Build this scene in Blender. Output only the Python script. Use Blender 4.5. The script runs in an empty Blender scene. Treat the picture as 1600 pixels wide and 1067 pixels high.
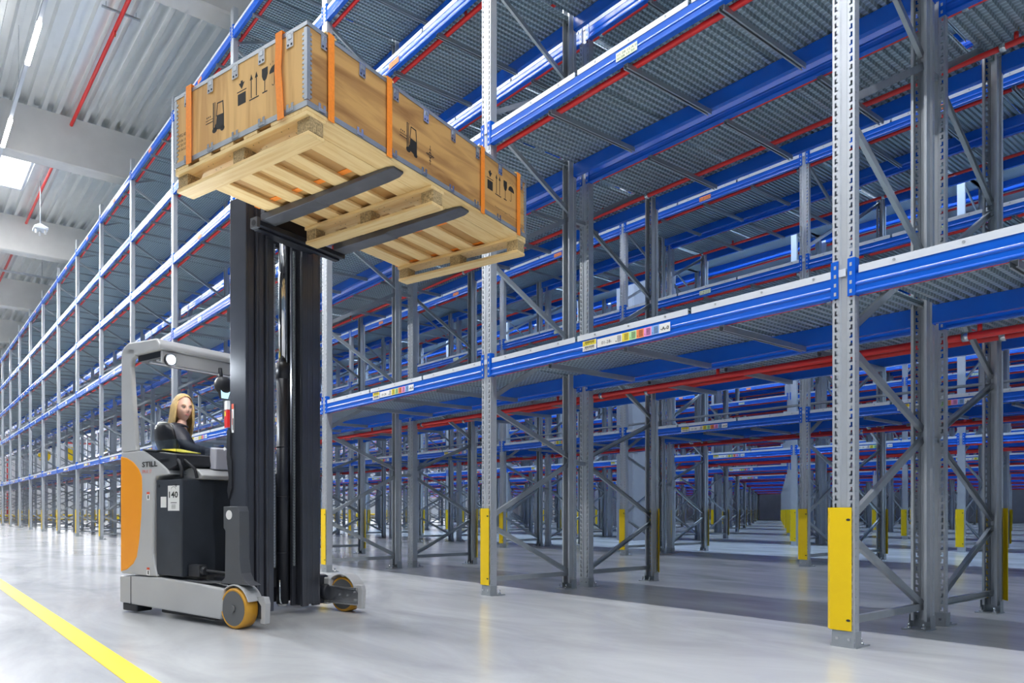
import bpy, bmesh, math, random
from mathutils import Vector, Matrix
random.seed(7)
SC = bpy.context.scene
COL = SC.collection
PI = math.pi

# ------------------------------------------------------------------ camera
TH = math.radians(35.727)                 # camera looks this far right of the rack run
FPX, PX, PY = 1133.2, 650.0, 796.85       # focal length and principal point in pixels of 1600x1067
CAM = Vector((-4.775, -2.037, 0.85))
cd = bpy.data.cameras.new('camera'); cam = bpy.data.objects.new('camera', cd); COL.objects.link(cam)
cam.location = CAM; cam.rotation_euler = (PI/2, 0, -TH)
cd.sensor_width = 36; cd.lens = FPX/1600*36
cd.shift_x = (800-PX)/1600; cd.shift_y = (PY-533.5)/1600
cd.clip_start = .05; cd.clip_end = 300
SC.camera = cam
# ------------------------------------------------------------------ world, lights, exposure
SC.view_settings.view_transform = 'Standard'; SC.view_settings.look = 'None'
SC.view_settings.gamma = 1; SC.view_settings.use_curve_mapping = False
SC.view_settings.exposure = 0.0
SC.cycles.max_bounces = 8; SC.cycles.diffuse_bounces = 4; SC.cycles.glossy_bounces = 4
SC.cycles.sample_clamp_indirect = 6.0
W = bpy.data.worlds.new('world'); SC.world = W; W.use_nodes = True
W.node_tree.nodes['Background'].inputs[0].default_value = (.58, .78, 1, 1)
W.node_tree.nodes['Background'].inputs[1].default_value = 0.20
def area(name, loc, sx, sy, power, col=(.86,.93,1), rot=(0,0,0)):
    l = bpy.data.lights.new(name, 'AREA'); l.shape = 'RECTANGLE'; l.size = sx; l.size_y = sy
    l.energy = power; l.color = col
    o = bpy.data.objects.new(name, l); COL.objects.link(o); o.location = loc; o.rotation_euler = rot
    return o
B = 3.342                                 # bay length
PITCH = 6.325                             # rack row pitch across the aisles
DEP, GAP = 1.24, .20                      # single rack depth, flue gap
YEND, XEND = 62.0, 56.5
LEDZ = 9.82
area('aisle_light', (-2.61, 20, LEDZ-.09), .12, 66, 4500, (.95,.97,1))
area('aisle_light', (-8.9, 16, LEDZ-.09), .12, 60, 2400, (.97,.98,1))  # added fill out of view on the open side, brightens the truck's near side
for r in range(8):
    area('aisle_light', (r*PITCH+2*DEP+GAP+1.82, 24, LEDZ-.09), .12, 62, (1500, 4600)[r] if r < 2 else 2300, (.80,.88,1) if r == 0 else (.55,.75,1))
area('dock_daylight', (24, YEND-1.2, 4.5), 50, 6, 3800, (.95,.97,1), (-PI/2, 0, 0))
area('skylight_light', (-2.6, 23.2, 11.1), 2.3, 2.3, 250, (1,1,1))

# ------------------------------------------------------------------ materials
def mat(name, col, rough=.5, metal=0, noise=0, nscale=8, bump=0, bscale=60, emit=None, es=1, coat=0, alpha=None, trans=0, stretch=None):
    m = bpy.data.materials.new(name); m.use_nodes = True
    nt = m.node_tree; b = nt.nodes['Principled BSDF']
    b.inputs['Base Color'].default_value = (*col, 1); b.inputs['Roughness'].default_value = rough
    b.inputs['Metallic'].default_value = metal
    if coat: b.inputs['Coat Weight'].default_value = coat; b.inputs['Coat Roughness'].default_value = .15
    if trans: b.inputs['Transmission Weight'].default_value = trans
    if emit: b.inputs['Emission Color'].default_value = (*emit, 1); b.inputs['Emission Strength'].default_value = es
    tc = nt.nodes.new('ShaderNodeTexCoord'); mp = nt.nodes.new('ShaderNodeMapping')
    nt.links.new(tc.outputs['Object'], mp.inputs[0])
    if stretch: mp.inputs['Scale'].default_value = stretch
    n = nt.nodes.new('ShaderNodeTexNoise'); n.inputs['Scale'].default_value = nscale; n.inputs['Detail'].default_value = 4
    nt.links.new(mp.outputs[0], n.inputs[0])
    if noise:
        r = nt.nodes.new('ShaderNodeValToRGB'); r.color_ramp.elements[0].position = .3; r.color_ramp.elements[1].position = .7
        r.color_ramp.elements[0].color = (*[c*(1-noise) for c in col], 1)
        r.color_ramp.elements[1].color = (*[min(1, c*(1+noise)) for c in col], 1)
        nt.links.new(n.outputs[0], r.inputs[0]); nt.links.new(r.outputs[0], b.inputs['Base Color'])
    if bump:
        n2 = nt.nodes.new('ShaderNodeTexNoise'); n2.inputs['Scale'].default_value = bscale; n2.inputs['Detail'].default_value = 3
        nt.links.new(mp.outputs[0], n2.inputs[0])
        bp = nt.nodes.new('ShaderNodeBump'); bp.inputs['Strength'].default_value = bump; bp.inputs['Distance'].default_value = .01
        nt.links.new(n2.outputs[0], bp.inputs['Height']); nt.links.new(bp.outputs[0], b.inputs['Normal'])
    return m
MT = {}
MT['galv'] = mat('galvanised', (.54,.57,.61), .40, .55, .03, 9)
MT['galvd'] = mat('galvanised_profile', (.42,.45,.48), .38, .65, .05, 12)
MT['blue'] = mat('blue_paint', (.002,.105,.60), .24, 0, .03, 3, coat=.1)
MT['white'] = mat('pale_trim', (.66,.70,.76), .45, .1)
MT['yellow'] = mat('yellow_paint', (.88,.60,.0), .4, 0, .02, 4)
MT['red'] = mat('red_paint', (.74,.022,.02), .3, 0, coat=.3)
MT['brass'] = mat('brass', (.55,.36,.10), .35, .8)
MT['dark'] = mat('dark_void', (.02,.022,.03), .7)
MT['steel'] = mat('bright_steel', (.72,.73,.75), .22, .9)
MT['chrome'] = mat('chrome', (.85,.86,.88), .08, 1)
MT['mast'] = mat('mast_paint', (.058,.062,.078), .30, .25, .1, 5, coat=.5)
MT['mastd'] = mat('mast_dark', (.018,.02,.028), .4, .1)
MT['fork'] = mat('fork_steel', (.12,.125,.14), .40, .5, .2, 5)
MT['grey'] = mat('grey_panel_paint', (.47,.475,.48), .38, 0, .04, 3, .06, 300)
MT['grey2'] = mat('dark_grey_paint', (.085,.09,.10), .45, 0, .06, 4)
MT['orange'] = mat('orange_paint', (.95,.35,.012), .35, 0, .02, 3)
MT['black'] = mat('black_plastic', (.022,.024,.03), .5, 0, 0)
MT['blackg'] = mat('black_leatherette', (.015,.016,.022), .32)
MT['batt'] = mat('battery_cover_paint', (.035,.042,.055), .5, 0, .2, 4)
MT['tyre'] = mat('polyurethane_tyre', (.62,.31,.03), .35, 0, .1, 10)
MT['hub'] = mat('hub_grey', (.13,.135,.14), .5)
MT['paper'] = mat('white_label', (.80,.80,.78), .6)
MT['ink'] = mat('black_ink', (.015,.014,.013), .7)
MT['redink'] = mat('red_ink', (.75,.10,.04), .6)
MT['ylabel'] = mat('yellow_label', (.85,.70,.05), .6)
MT['strap'] = mat('orange_webbing', (.95,.27,.02), .6, 0, .08, 60)
MT['skin'] = mat('skin', (.80,.50,.40), .5, 0, .02, 10)
MT['lip'] = mat('lips', (.55,.20,.18), .45)
MT['jacket'] = mat('navy_jacket', (.014,.018,.035), .55, 0, .2, 6, .3, 18)
MT['trouser'] = mat('dark_trousers', (.02,.022,.03), .7)
MT['shoe'] = mat('black_shoe', (.01,.01,.01), .5)
MT['hair'] = mat('blonde_hair', (.78,.56,.25), .45, 0, .25, 30, .5, 60, stretch=(6,6,.6))
MT['eyew'] = mat('eye_white', (.7,.7,.7), .2)
MT['iris'] = mat('iris', (.05,.06,.07), .2)
MT['glassp'] = mat('clear_guard', (.75,.85,.9), .05, 0, trans=1)
MT['clearbox'] = mat('frosted_plastic', (.66,.66,.74), .3, 0)
MT['screen'] = mat('screen', (.2,.4,.5), .2, 0, emit=(.55,.8,.9), es=1.2)
MT['lamp'] = mat('lamp_led', (1,1,1), .3, 0, emit=(.85,.93,1), es=120)
MT['led'] = mat('led_tube', (1,1,1), .3, 0, emit=(1,.98,.94), es=34)
MT['sky'] = mat('skylight_panel', (1,1,1), .5, 0, emit=(.97,.98,1), es=4)
MT['chip'] = mat('pressed_chip_block', (.46,.33,.16), .9, 0, .45, 90, .8, 160)
MT['conc'] = mat('precast_concrete', (.66,.65,.63), .8, 0, .05, 2, .15, 40)
MT['roof'] = mat('roof_sheet', (.86,.88,.88), .30, .6, .03, 2)
MT['wall'] = mat('wall_panel', (.62,.63,.64), .7, 0, .03, 1)
MT['wallw'] = mat('bright_wall', (.85,.86,.88), .7)
MT['darkwall'] = mat('dark_wall', (.6,.6,.64), .8, 0, .05, 2)
MT['colw'] = mat('column_concrete', (.30,.30,.33), .8, 0, .05, 3)
for k, c in (('lgreen',(.45,.75,.35)),('lorange',(.9,.25,.08)),('lpink',(.85,.30,.62)),('lblue',(.22,.42,.80)),('pgreen',(.72,.85,.62)),('sorange',(.95,.30,.10))):
    MT[k] = mat(k+'_label', c, .6)

def wood(name, c0, c1, sc, stretch, knots=False):
    m = mat(name, c0, .6); nt = m.node_tree; b = nt.nodes['Principled BSDF']
    tc = nt.nodes.new('ShaderNodeTexCoord'); oi = nt.nodes.new('ShaderNodeObjectInfo')
    ad = nt.nodes.new('ShaderNodeVectorMath'); ad.operation = 'ADD'
    ml = nt.nodes.new('ShaderNodeVectorMath'); ml.operation = 'SCALE'; ml.inputs['Scale'].default_value = 7
    cb = nt.nodes.new('ShaderNodeCombineXYZ')
    for i in range(3): nt.links.new(oi.outputs['Random'], cb.inputs[i])
    nt.links.new(cb.outputs[0], ml.inputs[0])
    nt.links.new(tc.outputs['Object'], ad.inputs[0]); nt.links.new(ml.outputs[0], ad.inputs[1])
    mp = nt.nodes.new('ShaderNodeMapping'); mp.inputs['Scale'].default_value = stretch
    nt.links.new(ad.outputs[0], mp.inputs[0])
    n = nt.nodes.new('ShaderNodeTexNoise'); n.inputs['Scale'].default_value = sc; n.inputs['Detail'].default_value = 5; n.inputs['Distortion'].default_value = 1.2
    nt.links.new(mp.outputs[0], n.inputs[0])
    r = nt.nodes.new('ShaderNodeValToRGB'); e = r.color_ramp.elements
    e[0].position = .34; e[0].color = (*c1, 1); e[1].position = .58; e[1].color = (*c0, 1)
    nt.links.new(n.outputs[0], r.inputs[0])
    out = r.outputs[0]
    if knots:
        v = nt.nodes.new('ShaderNodeTexVoronoi'); v.inputs['Scale'].default_value = 2.6
        nt.links.new(ad.outputs[0], v.inputs[0])
        r2 = nt.nodes.new('ShaderNodeValToRGB'); r2.color_ramp.elements[0].position = .02; r2.color_ramp.elements[1].position = .07
        r2.color_ramp.elements[0].color = (.35,.16,.05,1); r2.color_ramp.elements[1].color = (1,1,1,1)
        nt.links.new(v.outputs['Distance'], r2.inputs[0])
        mx = nt.nodes.new('ShaderNodeMixRGB'); mx.blend_type = 'MULTIPLY'; mx.inputs[0].default_value = .8
        nt.links.new(out, mx.inputs[1]); nt.links.new(r2.outputs[0], mx.inputs[2]); out = mx.outputs[0]
    nt.links.new(out, b.inputs['Base Color'])
    return m
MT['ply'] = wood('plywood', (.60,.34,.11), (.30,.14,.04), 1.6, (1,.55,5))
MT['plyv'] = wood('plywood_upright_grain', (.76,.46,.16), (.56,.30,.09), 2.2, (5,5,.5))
MT['pinea'] = wood('pine_lengthwise', (.88,.65,.31), (.78,.52,.21), 3, (.6,9,9), True)    # grain along x
MT['pineb'] = wood('pine_crosswise', (.88,.65,.31), (.78,.52,.21), 3, (9,.6,9), True)     # grain along y
def deckmat():
    m = mat('perforated_deck', (.42,.46,.48), .42, .5); nt = m.node_tree; b = nt.nodes['Principled BSDF']
    tc = nt.nodes.new('ShaderNodeTexCoord'); sp = nt.nodes.new('ShaderNodeSeparateXYZ'); nt.links.new(tc.outputs['Object'], sp.inputs[0])
    def wv(o, k):
        a = nt.nodes.new('ShaderNodeMath'); a.operation = 'MULTIPLY'; a.inputs[1].default_value = 2*PI/k; nt.links.new(o, a.inputs[0])
        s = nt.nodes.new('ShaderNodeMath'); s.operation = 'SINE'; nt.links.new(a.outputs[0], s.inputs[0]); return s.outputs[0]
    a = wv(sp.outputs[0], .05)
    g = nt.nodes.new('ShaderNodeMath'); g.operation = 'GREATER_THAN'; g.inputs[1].default_value = .45; nt.links.new(a, g.inputs[0])
    mx = nt.nodes.new('ShaderNodeMixRGB'); nt.links.new(g.outputs[0], mx.inputs[0])
    mx.inputs[1].default_value = (.34,.41,.45,1); mx.inputs[2].default_value = (.54,.64,.69,1)
    nt.links.new(mx.outputs[0], b.inputs['Base Color'])
    bp = nt.nodes.new('ShaderNodeBump'); bp.inputs['Strength'].default_value = .35; bp.inputs['Distance'].default_value = .003
    nt.links.new(a, bp.inputs['Height']); nt.links.new(bp.outputs[0], b.inputs['Normal'])
    return m
MT['deck'] = deckmat()
def floormat():
    m = mat('polished_concrete', (.55,.56,.58), .3); nt = m.node_tree; b = nt.nodes['Principled BSDF']
    tc = nt.nodes.new('ShaderNodeTexCoord'); mp = nt.nodes.new('ShaderNodeMapping'); mp.inputs['Scale'].default_value = (1.1,.5,1)
    mp.inputs['Rotation'].default_value = (0,0,-.5)
    nt.links.new(tc.outputs['Object'], mp.inputs[0])
    n = nt.nodes.new('ShaderNodeTexNoise'); n.inputs['Scale'].default_value = 1.1; n.inputs['Detail'].default_value = 8; n.inputs['Roughness'].default_value = .6; n.inputs['Distortion'].default_value = .8
    nt.links.new(mp.outputs[0], n.inputs[0])
    r = nt.nodes.new('ShaderNodeValToRGB'); e = r.color_ramp.elements
    e[0].position = .3; e[0].color = (.41,.42,.435,1); e[1].position = .75; e[1].color = (.62,.63,.64,1)
    k = e.new(.5); k.color = (.51,.52,.53,1)
    nt.links.new(n.outputs[0], r.inputs[0]); nt.links.new(r.outputs[0], b.inputs['Base Color'])
    r2 = nt.nodes.new('ShaderNodeMapRange'); r2.inputs['To Min'].default_value = .10; r2.inputs['To Max'].default_value = .30
    nt.links.new(n.outputs[0], r2.inputs[0]); nt.links.new(r2.outputs[0], b.inputs['Roughness'])
    return m
MT['floor'] = floormat()

# ------------------------------------------------------------------ mesh builder
class M:
    def __init__(s, *mats): s.v = []; s.f = []; s.mi = []; s.sm = []; s.cur = 0; s.mats = list(mats)
    def use(s, key):
        if key not in s.mats: s.mats.append(key)
        s.cur = s.mats.index(key); return s
    def add(s, vs, fs, smooth=False):
        o = len(s.v); s.v += [tuple(p) for p in vs]
        for f in fs: s.f.append(tuple(i+o for i in f)); s.mi.append(s.cur); s.sm.append(smooth)
        return s
    def box(s, x0, x1, y0, y1, z0, z1):
        return s.add([(x0,y0,z0),(x1,y0,z0),(x1,y1,z0),(x0,y1,z0),(x0,y0,z1),(x1,y0,z1),(x1,y1,z1),(x0,y1,z1)],
              [(3,2,1,0),(4,5,6,7),(0,1,5,4),(1,2,6,5),(2,3,7,6),(3,0,4,7)])
    def prism(s, poly, ax, lo, hi, smooth=False):
        """poly in the two other axes (order x,y / x,z / y,z), extruded along ax"""
        def P(u, w, t): return (t,u,w) if ax == 'x' else (u,t,w) if ax == 'y' else (u,w,t)
        A = sum(poly[i][0]*poly[(i+1)%len(poly)][1]-poly[(i+1)%len(poly)][0]*poly[i][1] for i in range(len(poly)))
        if (A < 0) != (ax == 'y'): poly = poly[::-1]
        n = len(poly)
        vs = [P(u,w,lo) for u,w in poly]+[P(u,w,hi) for u,w in poly]
        s.add(vs, [tuple(range(n-1,-1,-1)), tuple(range(n,2*n))])
        o = len(s.v)-2*n
        for i in range(n):
            j = (i+1)%n; s.f.append((o+i,o+j,o+n+j,o+n+i)); s.mi.append(s.cur); s.sm.append(smooth)
        return s
    def tube(s, pts, r, n=8, cap=True):
        pts = [Vector(p) for p in pts]; rs = r if isinstance(r, (list,tuple)) else [r]*len(pts)
        vs = []; up = None
        for i, p in enumerate(pts):
            d = (pts[min(i+1,len(pts)-1)]-pts[max(i-1,0)]).normalized()
            if up is None:
                up = Vector((0,0,1)) if abs(d.z) < .9 else Vector((1,0,0))
            a = d.cross(up).normalized(); b = a.cross(d).normalized(); up = b
            for k in range(n):
                t = 2*PI*k/n; vs.append(p+a*math.cos(t)*rs[i]+b*math.sin(t)*rs[i])
        fs = [(i*n+k, i*n+(k+1)%n, (i+1)*n+(k+1)%n, (i+1)*n+k) for i in range(len(pts)-1) for k in range(n)]
        s.add(vs, [f[::-1] for f in fs], True)
        if cap:
            o = len(s.v)-len(vs)
            for f in (tuple(o+k for k in range(n)), tuple(o+(len(pts)-1)*n+k for k in range(n-1,-1,-1))):
                s.f.append(f); s.mi.append(s.cur); s.sm.append(False)
        return s
    def bar(s, p, q, w, h, up=(0,0,1)):
        p, q = Vector(p), Vector(q); d = (q-p).normalized(); a = d.cross(Vector(up)).normalized()*w/2; b = a.cross(d).normalized()*h/2
        vs = [p-a-b,p+a-b,p+a+b,p-a+b,q-a-b,q+a-b,q+a+b,q-a+b]
        return s.add(vs, [(3,2,1,0),(4,5,6,7),(0,1,5,4),(1,2,6,5),(2,3,7,6),(3,0,4,7)])
    def sph(s, c, r, nu=14, nv=10):
        r = r if isinstance(r, (tuple,list)) else (r,r,r); vs = []
        for i in range(nv+1):
            th = PI*i/nv
            for j in range(nu):
                ph = 2*PI*j/nu; vs.append((c[0]+r[0]*math.sin(th)*math.cos(ph), c[1]+r[1]*math.sin(th)*math.sin(ph), c[2]+r[2]*math.cos(th)))
        return s.add(vs, [(i*nu+j,(i+1)*nu+j,(i+1)*nu+(j+1)%nu,i*nu+(j+1)%nu) for i in range(nv) for j in range(nu)], True)
    def mesh(s, name, org=(0,0,0)):
        me = bpy.data.meshes.new(name)
        me.from_pydata([(x-org[0],y-org[1],z-org[2]) for x,y,z in s.v], [], s.f)
        for k in s.mats: me.materials.append(MT[k])
        me.polygons.foreach_set('material_index', s.mi); me.polygons.foreach_set('use_smooth', s.sm)
        me.update(); return me
def inst(name, me, parent=None, loc=(0,0,0), rz=0, kind=None, label=None):
    o = bpy.data.objects.new(name, me); COL.objects.link(o); o.location = loc; o.rotation_euler = (0,0,rz)
    if parent: o.parent = parent
    if kind: o['kind'] = kind
    if label: o['label'] = label
    return o
def part(name, m, parent, label=None, kind=None, bevel=0):
    o = inst(name, m.mesh(name, tuple(parent.get('_o', (0,0,0)))) , parent, kind=kind, label=label)
    if parent.get('_o'): o['_o'] = list(parent['_o'])
    if bevel:
        b = o.modifiers.new('bevel', 'BEVEL'); b.width = bevel; b.segments = 2; b.limit_method = 'ANGLE'
    return o
def thing(name, label, cat, loc=(0,0,0), rz=0, group=None):
    o = bpy.data.objects.new(name, None); COL.objects.link(o); o.location = loc; o.rotation_euler = (0,0,rz)
    o.empty_display_size = .1; o['label'] = label; o['category'] = cat
    if group: o['group'] = group
    return o
def struct(name, m, parent=None, kind='structure'):
    o = inst(name, m.mesh(name), parent)
    if not parent: o['kind'] = 'structure'
    return o
_txt = {}
def text_geo(s):
    if s not in _txt:
        c = bpy.data.curves.new('t', 'FONT'); c.body = s; c.size = 1; c.resolution_u = 2
        if s in ('STILL', '140', '-A-0'): c.offset = .022
        o = bpy.data.objects.new('t', c); COL.objects.link(o)
        bpy.context.view_layer.update()
        me = bpy.data.meshes.new_from_object(o.evaluated_get(bpy.context.evaluated_depsgraph_get()))
        vs = [tuple(v.co) for v in me.vertices]; fs = [tuple(p.vertices) for p in me.polygons]
        bpy.data.objects.remove(o); bpy.data.curves.remove(c); bpy.data.meshes.remove(me)
        x0 = min(v[0] for v in vs); x1 = max(v[0] for v in vs); y0 = min(v[1] for v in vs); y1 = max(v[1] for v in vs)
        _txt[s] = ([((v[0]-x0),(v[1]-y0)) for v in vs], fs, x1-x0, y1-y0)
    return _txt[s]
def text(m, s, org, ux, uy, h, w=None):
    """letters of height h written from org along ux, up uy, optionally squeezed to width w"""
    vs, fs, tw, th = text_geo(s); org, ux, uy = Vector(org), Vector(ux), Vector(uy)
    ky = h/th; kx = (w/tw) if w else ky
    m.add([org+ux*x*kx+uy*y*ky for x,y in vs], fs); return m

# ------------------------------------------------------------------ building shell
fl = M('floor'); fl.box(-16, XEND, -14, YEND, -.2, 0); struct('floor', fl)
ZR = 11.25
rf = M('roof'); k = 0; x = -16.0
prof = []
while x < XEND:
    prof += [(x, ZR), (x+.11, ZR), (x+.145, ZR+.14), (x+.30, ZR+.14)]; x += .333
vs = []; fs = []
for i, (a, z) in enumerate(prof): vs += [(a, -14, z), (a, YEND, z)]
for i in range(len(prof)-1): fs.append((2*i, 2*i+1, 2*i+3, 2*i+2))
rf.add(vs, fs); rf.box(-16, XEND, -14, YEND, ZR+.16, ZR+.3)
ceil = struct('ceiling', rf)
for k in range(-1, 7):
    y = 18.9+8.1*(k-2)+.05
    bm_ = M('conc'); bm_.prism([(0,9.99),(.42,9.99),(.46,10.02),(.46,11.25),(-.04,11.25),(-.04,10.02)], 'x', -16, XEND)
    o = inst('roof_beam', bm_.mesh('roof_beam'), ceil, (0, y, 0))
w_ = M('wallw'); w_.box(-16, XEND, YEND, YEND+.2, 0, 6.2); w_.use('wall').box(-16, XEND, YEND, YEND+.2, 6.2, 11.5)
struct('wall_back', w_)
w_ = M('darkwall'); w_.box(XEND, XEND+.2, -14, YEND+.2, 0, 11.5); struct('wall_right', w_)
c_ = M('colw'); c_.prism([(-.3,-.27),(-.27,-.3),(.27,-.3),(.3,-.27),(.3,.27),(.27,.3),(-.27,.3),(-.3,.27)], 'z', 0, 9.99)
inst('column', c_.mesh('column'), None, (12.2, 11.1, 0), kind='structure')
ln = M('yellow'); ln.box(-.07, .07, -13, YEND-4, 0, .002)
o = inst('floor_line', ln.mesh('floor_line'), None, (-3.78, 0, .001), kind='structure')

# ------------------------------------------------------------------ roof services
t = thing('light_line', 'long white LED luminaire line hung under the roof above the aisle', 'light', (-2.61, 0, LEDZ))
m = M('white'); m.box(-.035,.035,-8,YEND-7,0,.06); part('trunking', m, t)
tube = M('led').box(-.04,.04,-.75,.75,-.05,0).mesh('light_tube')
for k in range(-3, 11): inst('light_tube', tube, t, (0, 13.57+4.07*k, 0))
hm = M('steel').tube([(0,0,.06),(0,0,1.43)], .006, 5).mesh('hanger')
for k in range(-2, 11): inst('hanger', hm, t, (0, 24.9 if k == 3 else 11.5+4.07*k, 0))
t = thing('light_line', 'added unseen light line on the open side, beyond the yellow floor line', 'light', (-8.9, 0, LEDZ))  # made-up fixture out of view, goes with the added open-side fill
m = M('white'); m.box(-.035,.035,-6,YEND-16,0,.06); part('trunking', m, t)
for k in range(-3, 8): inst('light_tube', tube, t, (0, 13.57+4.07*k, 0))
for r in range(8):
    ords = ['second','third','fourth','fifth','sixth','seventh','eighth','ninth']
    t = thing('light_line', 'white light line over the %s aisle, counting from the yellow floor line' % ords[r], 'light', (r*PITCH+2*DEP+GAP+1.82, 0, LEDZ))
    m = M('white'); m.box(-.035,.035,-6,YEND-7,0,.06); part('trunking', m, t)
    for k in range(-3, 11): inst('light_tube', tube, t, (0, 13.57+4.07*k, 0))
t = thing('skylight', 'bright square roof light glowing above the aisle', 'skylight', (-2.62, 23.2, ZR))
m = M('sky'); m.box(-1.15,1.15,-1.15,1.15,-.06,-.02); part('glazing', m, t)
m = M('white')
for a in ((-1.22,1.22,-1.22,-1.15),(-1.22,1.22,1.15,1.22),(-1.22,-1.15,-1.15,1.15),(1.15,1.22,-1.15,1.15)): m.box(*a, -.09, 0)
part('frame', m, t)
def roof_pipe(x, z, label, ys):
    t = thing('roof_sprinkler_pipe', label, 'pipe', (x, 0, z), 0, 'roof sprinkler pipes')
    m = M('red'); m.tube([(0,-12,0),(0,YEND-4,0)], .045, 10); part('pipe', m, t)
    for y in ys:
        m = M('galvd'); m.box(-.38,.38,y-.02,y+.02,.045,.085); m.box(-.3,-.29,y-.005,y+.005,.085,.19); m.box(.29,.3,y-.005,y+.005,.085,.19); part('bracket', m, t)
        m = M('red'); m.tube([(0,y+.5,-.03),(0,y+.5,-.12)], .018, 8); m.use('brass').tube([(0,y+.5,-.12),(0,y+.5,-.16)], .012, 6); part('sprinkler_head', m, t)
roof_pipe(-.965, 11.06, 'red sprinkler pipe under the roof sheets, between the light line and the racks', [5.6, 13.7, 21.0, 29.1, 37.2, 45.3])
t = thing('power_hanger', 'white wire with a cluster of sockets hanging from the roof past the skylight', 'power outlet', (-1.03, 23.5, 9.75))
m = M('white'); m.tube([(0,0,.14),(0,0,1.5)], .018, 6); part('cable', m, t)
m = M('white'); m.add([(-.2,-.2,0),(.2,-.2,0),(.2,.2,0),(-.2,.2,0),(0,0,.17)], [(0,1,4),(1,2,4),(2,3,4),(3,0,4),(3,2,1,0)]); m.box(-.2,.2,-.2,.2,-.06,0); part('housing', m, t)
for dx, dy in ((-.14,-.1),(.12,-.12),(0,.12)):
    m = M('paper'); m.tube([(dx,dy,-.06),(dx,dy,-.2)], .035, 8); part('socket', m, t)
t = thing('cable_tray', 'pale cable tray crossing under the roof between two concrete beams', 'cable tray', (-6, 31.5, 10.5))
m = M('galv'); m.box(0, 7, -.05, .05, 0, .012); m.box(0,7,-.05,-.045,.012,.06); m.box(0,7,.045,.05,.012,.06)
part('tray', m, t)
for k in range(4):
    m = M('galvd'); m.box(.5+1.9*k,.52+1.9*k,-.01,.01,.012,.66); part('rod', m, t)

# ------------------------------------------------------------------ pallet racks
ZL = [2.172, 4.462, 6.045, 7.515, 9.055]          # beam undersides
HP = 9.6
def post_hi():
    m = M('galv'); z0 = .06
    for s in (0, 1):
        Y = (lambda y: .13-y) if s else (lambda y: y)
        def bx(x0,x1,a,b,z0,z1):
            a, b = sorted((Y(a), Y(b))); m.box(x0,x1,a,b,z0,z1)
        bx(0,.003,0,.013,z0,HP); bx(0,.003,.031,.043,z0,HP)
        bx(0,.036,0,.003,z0,HP) if False else None
        bx(.003,.014,0,.003,z0,HP); bx(.021,.036,0,.003,z0,HP)
        bx(.033,.036,.003,.018,z0,HP); bx(.036,.095,.015,.018,z0,HP); bx(.092,.095,.018,.032,z0,HP)
        m.add([(0,Y(.043),z0),(.010,Y(.050),z0),(.010,Y(.050),HP),(0,Y(.043),HP)], [(0,1,2,3) if not s else (3,2,1,0)])
        k = z0
        while k < HP-.05:
            bx(0,.003,.013,.031,k+.032,k+.05)
            bx(0,.003,.024 if 1 else .013,.031,k+.010,k+.032) if True else None
            bx(.014-.0,.021,0,.003,k+.008,k+.05)
            k += .05
    m.box(.010,.013,.05,.08,z0,HP)
    return m
def post_lo(m):
    m.box(0,.003,0,.13,0,HP); m.box(.003,.036,0,.003,0,HP); m.box(.003,.036,.127,.13,0,HP)
    m.box(.036,.095,.015,.018,0,HP); m.box(.036,.095,.112,.115,0,HP); return m
def plate():
    m = M('galvd'); m.box(-.005,.185,-.01,.14,0,.008); m.box(-.004,0,.002,.128,.008,.10); m.box(0,.08,-.004,0,.008,.10); m.box(0,.08,.13,.134,.008,.10)
    m.use('steel')
    for y in (.03,.10): m.box(-.012,-.004,y-.008,y+.008,.045,.061)
    for x,y in ((.14,.02),(.14,.11)): m.tube([(x,y,.008),(x,y,.022)], .014, 6); m.tube([(x,y,.022),(x,y,.05)], .006, 5)
    return m
def guard(m, y0=0.014):
    z0, z1 = .105, .866
    m.use('yellow')
    m.prism([(-.012,y0),(-.007,y0),(-.007,.135),(.035,.168),(.032,.172),(-.012,.139)], 'z', z0, z1)
    m.use('dark')
    for z in (.17, .79): m.prism([(y0+.018+.013*math.cos(q*PI/4), z+.008*math.sin(q*PI/4)) for q in range(8)], 'x', -.0135, -.0118)
    for z in (.17, .79): m.add([(.006,.1475,z-.008),(.014,.154,z-.008),(.014,.154,z+.008),(.006,.1475,z+.008)], [(0,1,2,3)])
    return m
def cbar(m, p, q, w=.045, d=.026):
    p, q = Vector(p), Vector(q); dr = (q-p).normalized(); n = dr.cross(Vector((0,1,0))).normalized()
    Y = Vector((0,1,0))
    m.bar(p-Y*d/2, q-Y*d/2, w, .003, Y); m.bar(p+n*w/2, q+n*w/2, .003, d, Y); m.bar(p-n*w/2, q-n*w/2, .003, d, Y)
    return m
nodes = [.14,.74,1.39,1.92,2.66,3.36,4.06,4.76,5.46,6.16,6.86,7.56,8.26,8.96,9.5]
def brace_pts(k):
    a, b = nodes[k]+.04, nodes[k+1]-.04
    return ((.05,.065,a), (1.19,.065,b)) if k%2 else ((1.19,.065,a), (.05,.065,b))
LB = B-.134
def beam_mesh(m, y0=.132, L=LB, conn=True):
    m.use('blue')
    m.prism([(0,0),(-.005,.002),(-.006,.008),(-.004,.014),(0,.020),(0,.050),(-.004,.054),(-.005,.060),(-.003,.068),(0,.074),(0,.128),(.05,.128),(.05,0)], 'y', y0, y0+L)
    if conn:
        for a, b in ((y0-.040, y0+.004), (y0+L-.004, y0+L+.040)):
            m.use('blue').box(-.009,-.003,a,b,-.006,.226)
        m.box(-.003,.045,y0,y0+.005,-.006,.226); m.box(-.003,.045,y0+L-.005,y0+L,-.006,.226)
        m.use('galv')
        for c in (y0-.023, y0+L+.020):
            for q in range(4): m.box(-.0105,-.0088,c-.005,c+.008,.012+.055*q,.034+.055*q)
    return m
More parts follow.
